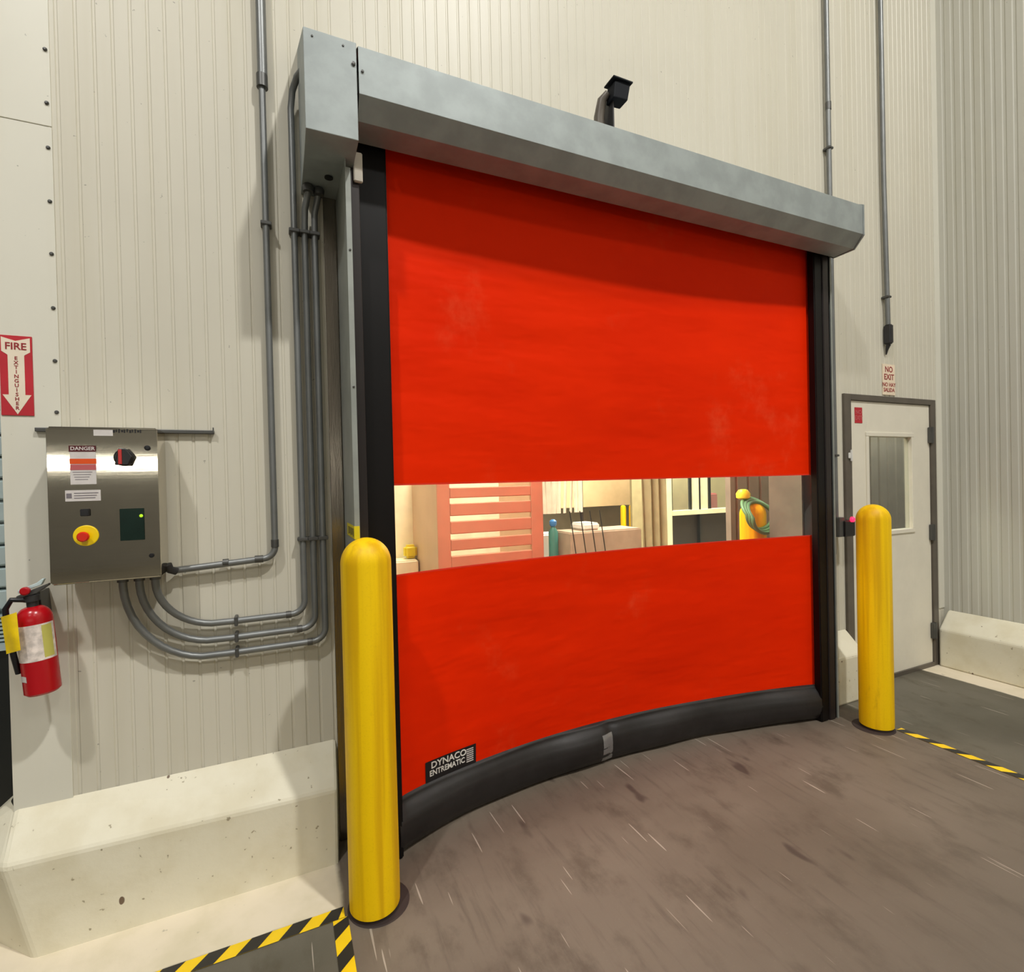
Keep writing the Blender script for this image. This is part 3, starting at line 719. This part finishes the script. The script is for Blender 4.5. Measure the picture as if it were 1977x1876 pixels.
for x in (.99, 1.68): MB().box(x-.05, x+.05, 3.30, 4.08, 0, .11).build('runner', 'salmon', bn)
struct(MB().box(1.28, 2.18, 4.3, 4.4, 0, 3.9).build('wall_slot_backdrop', 'backdrop'))  # backdrop added behind the bin so its slots look bright
cpst = MB().box(.60, .955, 4.0, 4.3, 0, 3.9).build('column', 'creampost'); struct(cpst)
tag(recentre(MB().box(.845, .94, 3.86, 3.95, .93, 1.03, .02).build('sprayer_bottle', 'labyel')), 'small yellow-green bottle on a ledge beyond the window, far left', 'bottle')
tag(recentre(MB().box(.60, .93, 3.80, 3.99, 0, .925, .01).build('ledge_cabinet', 'creampost')), 'low cream cabinet beyond the window under the yellow-green bottle', 'cabinet')
struct(MB().box(1.0, 1.26, 4.25, 4.5, 0, 3.9).build('column_1', 'tan2'))
# strip curtain
sc_ = thing('strip_curtain', (3.15, 5.5, 0), 'hanging translucent white strips beyond the salmon bin', 'strip curtain')
for i in range(8):
    x = 2.86+i*.074
    MB().grid(lambda u, z: (x+.058*u+.015*math.sin(z*2+i)+(z-1.1)*.03*(i % 3), 5.50+.02*math.sin(u*3+i), z), [j/4 for j in range(5)], zs(1.09, 2.6, 8)).build('strip', 'pvc', sc_, smooth=True)
MB().box(2.84, 3.47, 5.48, 5.56, 2.6, 2.66).build('rail', 'fitting', sc_)
for x in (2.85, 3.46): MB().box(x-.012, x+.012, 5.53, 5.56, 0, 2.62).build('rail_post', 'greydark', sc_)
for i in range(4):
    x = 2.93+i*.13
    o = MB().tube([(x-.03, 4.9, 1.15), (x, 4.9, .95), (x+.05, 4.9, .6), (x+.06, 4.9, .02)], .006, 8).build('hanging_cable', 'dark', smooth=True)
    tag(recentre(o), ('leftmost', 'second from left', 'third from left', 'rightmost')[i]+' thin dark cable below the white strips', 'cable', 'cables below the strip curtain')
tag(recentre(MB().lathe([(.05, .0), (.06, .1), (.055, .9), (.02, .96)], (2.88, 5.25, 0), 20).build('tall_can', 'teal', smooth=True)), 'teal can beyond the window beside the salmon bin', 'can')
tag(recentre(MB().lathe([(.03, .0), (.042, .02), (.042, .06), (.02, .08)], (2.88, 5.25, .962), 20).build('funnel_cap', 'blue', smooth=True)), 'small blue cap on top of the teal can', 'cap')
tag(recentre(MB().box(3.02, 3.34, 5.9, 6.2, 0, .80, .02).build('white_tub', 'white')), 'white tub on the floor behind the thin cables', 'tub')
# tan raised door, load, posts
tag(recentre(MB().box(4.5, 6.75, 7.9, 8.0, 1.0, 4.0).build('tan_door_panel', 'tan')), 'large tan raised door panel in the room beyond', 'door panel')
struct(MB().box(3.6, 6.9, 8.6, 8.7, 0, 3.9).build('wall_dark_bay', 'ribgrey'))
ld = tag(recentre(MB().box(2.97, 3.96, 5.0, 5.42, 0, .90, .015).build('pallet_load', 'brownbox')), 'brown wrapped load beyond the window, centre', 'load')
tag(recentre(MB().box(3.20, 3.43, 5.1, 5.4, .902, .985, .02).build('white_bag', 'white')), 'white bag lying on top of the brown load', 'bag')
for i, x in enumerate((5.17, 5.34, 5.45)):
    p_ = [(.046, 0), (.046, 1.0), (.04, 1.04), (.015, 1.055)]
    tag(recentre(MB().lathe(p_, (x, 7.0, 0), 20).build('guard_post', 'yellow', smooth=True)), ('leftmost', 'middle', 'rightmost')[i]+' of three distant yellow posts under the tan panel', 'post', 'distant yellow posts')
gt = thing('folded_tarp', (4.15, 5, 0), 'tall grey-brown folded tarp standing left of the office front', 'tarp')
MB().grid(lambda x, z: (x, 5.0+.05*math.sin(x*55+z*.6), z), zs(3.985, 4.325, 40), zs(0, 2.8, 4)).build('cloth', 'tan2', gt, smooth=True)
# office front
of = thing('window_1', (6.25, 6, 0), 'white framed office windows above dark cladding in the room beyond', 'window', kind='structure')
MB().box(5.18, 5.275, 5.95, 6.08, 0, 2.6).box(5.69, 5.80, 5.95, 6.05, .93, 2.6).box(5.80, 6.03, 6.0, 6.05, .93, 2.6).box(6.93, 7.35, 5.97, 6.05, 0, 2.6).box(5.275, 6.95, 5.93, 6.05, .93, 1.0).box(5.2, 7.3, 5.97, 6.05, 2.4, 2.6).build('white_frame', 'creampost', of)
MB().box(5.275, 6.93, 6.0, 6.05, 0, .93).build('dark_cladding', 'greydark', of)
MB().box(5.285, 5.315, 5.98, 6.04, 1.0, 2.4).box(5.672, 5.69, 5.98, 6.04, 1.0, 2.4).box(5.80, 5.825, 5.94, 6.0, 0, 2.4).box(6.03, 6.075, 5.98, 6.04, 1.0, 2.4).box(6.90, 6.93, 5.98, 6.04, 1.0, 2.4).build('gasket', 'dark', of)
MB().box(5.31, 5.675, 6.01, 6.02, 1.0, 2.4).build('pane', 'glass', of); MB().box(6.075, 6.90, 6.01, 6.02, 1.0, 2.4).build('pane', 'glass', of)
struct(MB().box(5.2, 7.4, 6.8, 6.85, 0, 2.6).build('wall_office', 'tan2'))
tag(recentre(MB().box(6.42, 6.66, 6.4, 6.6, 0, 1.22, .02).build('notice_stand', 'labpink')), 'faded red board inside the far office window', 'board')
# hose and sprayer on the inner bollard
hs_ = thing('garden_hose', (3.03, 2.6, 1.2), 'green hose looped over the bollard behind the door window', 'hose')
for k in range(3):
    pts = []
    for i in range(33):
        a = 2*PI*i/32
        pts.append((2.985+.125*math.cos(a)+.006*k, 2.50-.018*k+.10*max(0, math.sin(a)), 1.235+.105*math.sin(a)-.012*k))
    MB().tube(pts, .013, 10, cap=False).build('coil', 'hose', hs_, smooth=True)
sy = MB().lathe([(.028, 1.335), (.045, 1.345), (.047, 1.375), (.03, 1.40), (.012, 1.405)], (2.94, 2.60, 0), 24).build('yellow_cap', mat('bright_yellow_green', (236, 236, 60), .4), smooth=True)
tag(recentre(sy), 'bright yellow cap resting beside the inner bollard top with hose', 'cap')
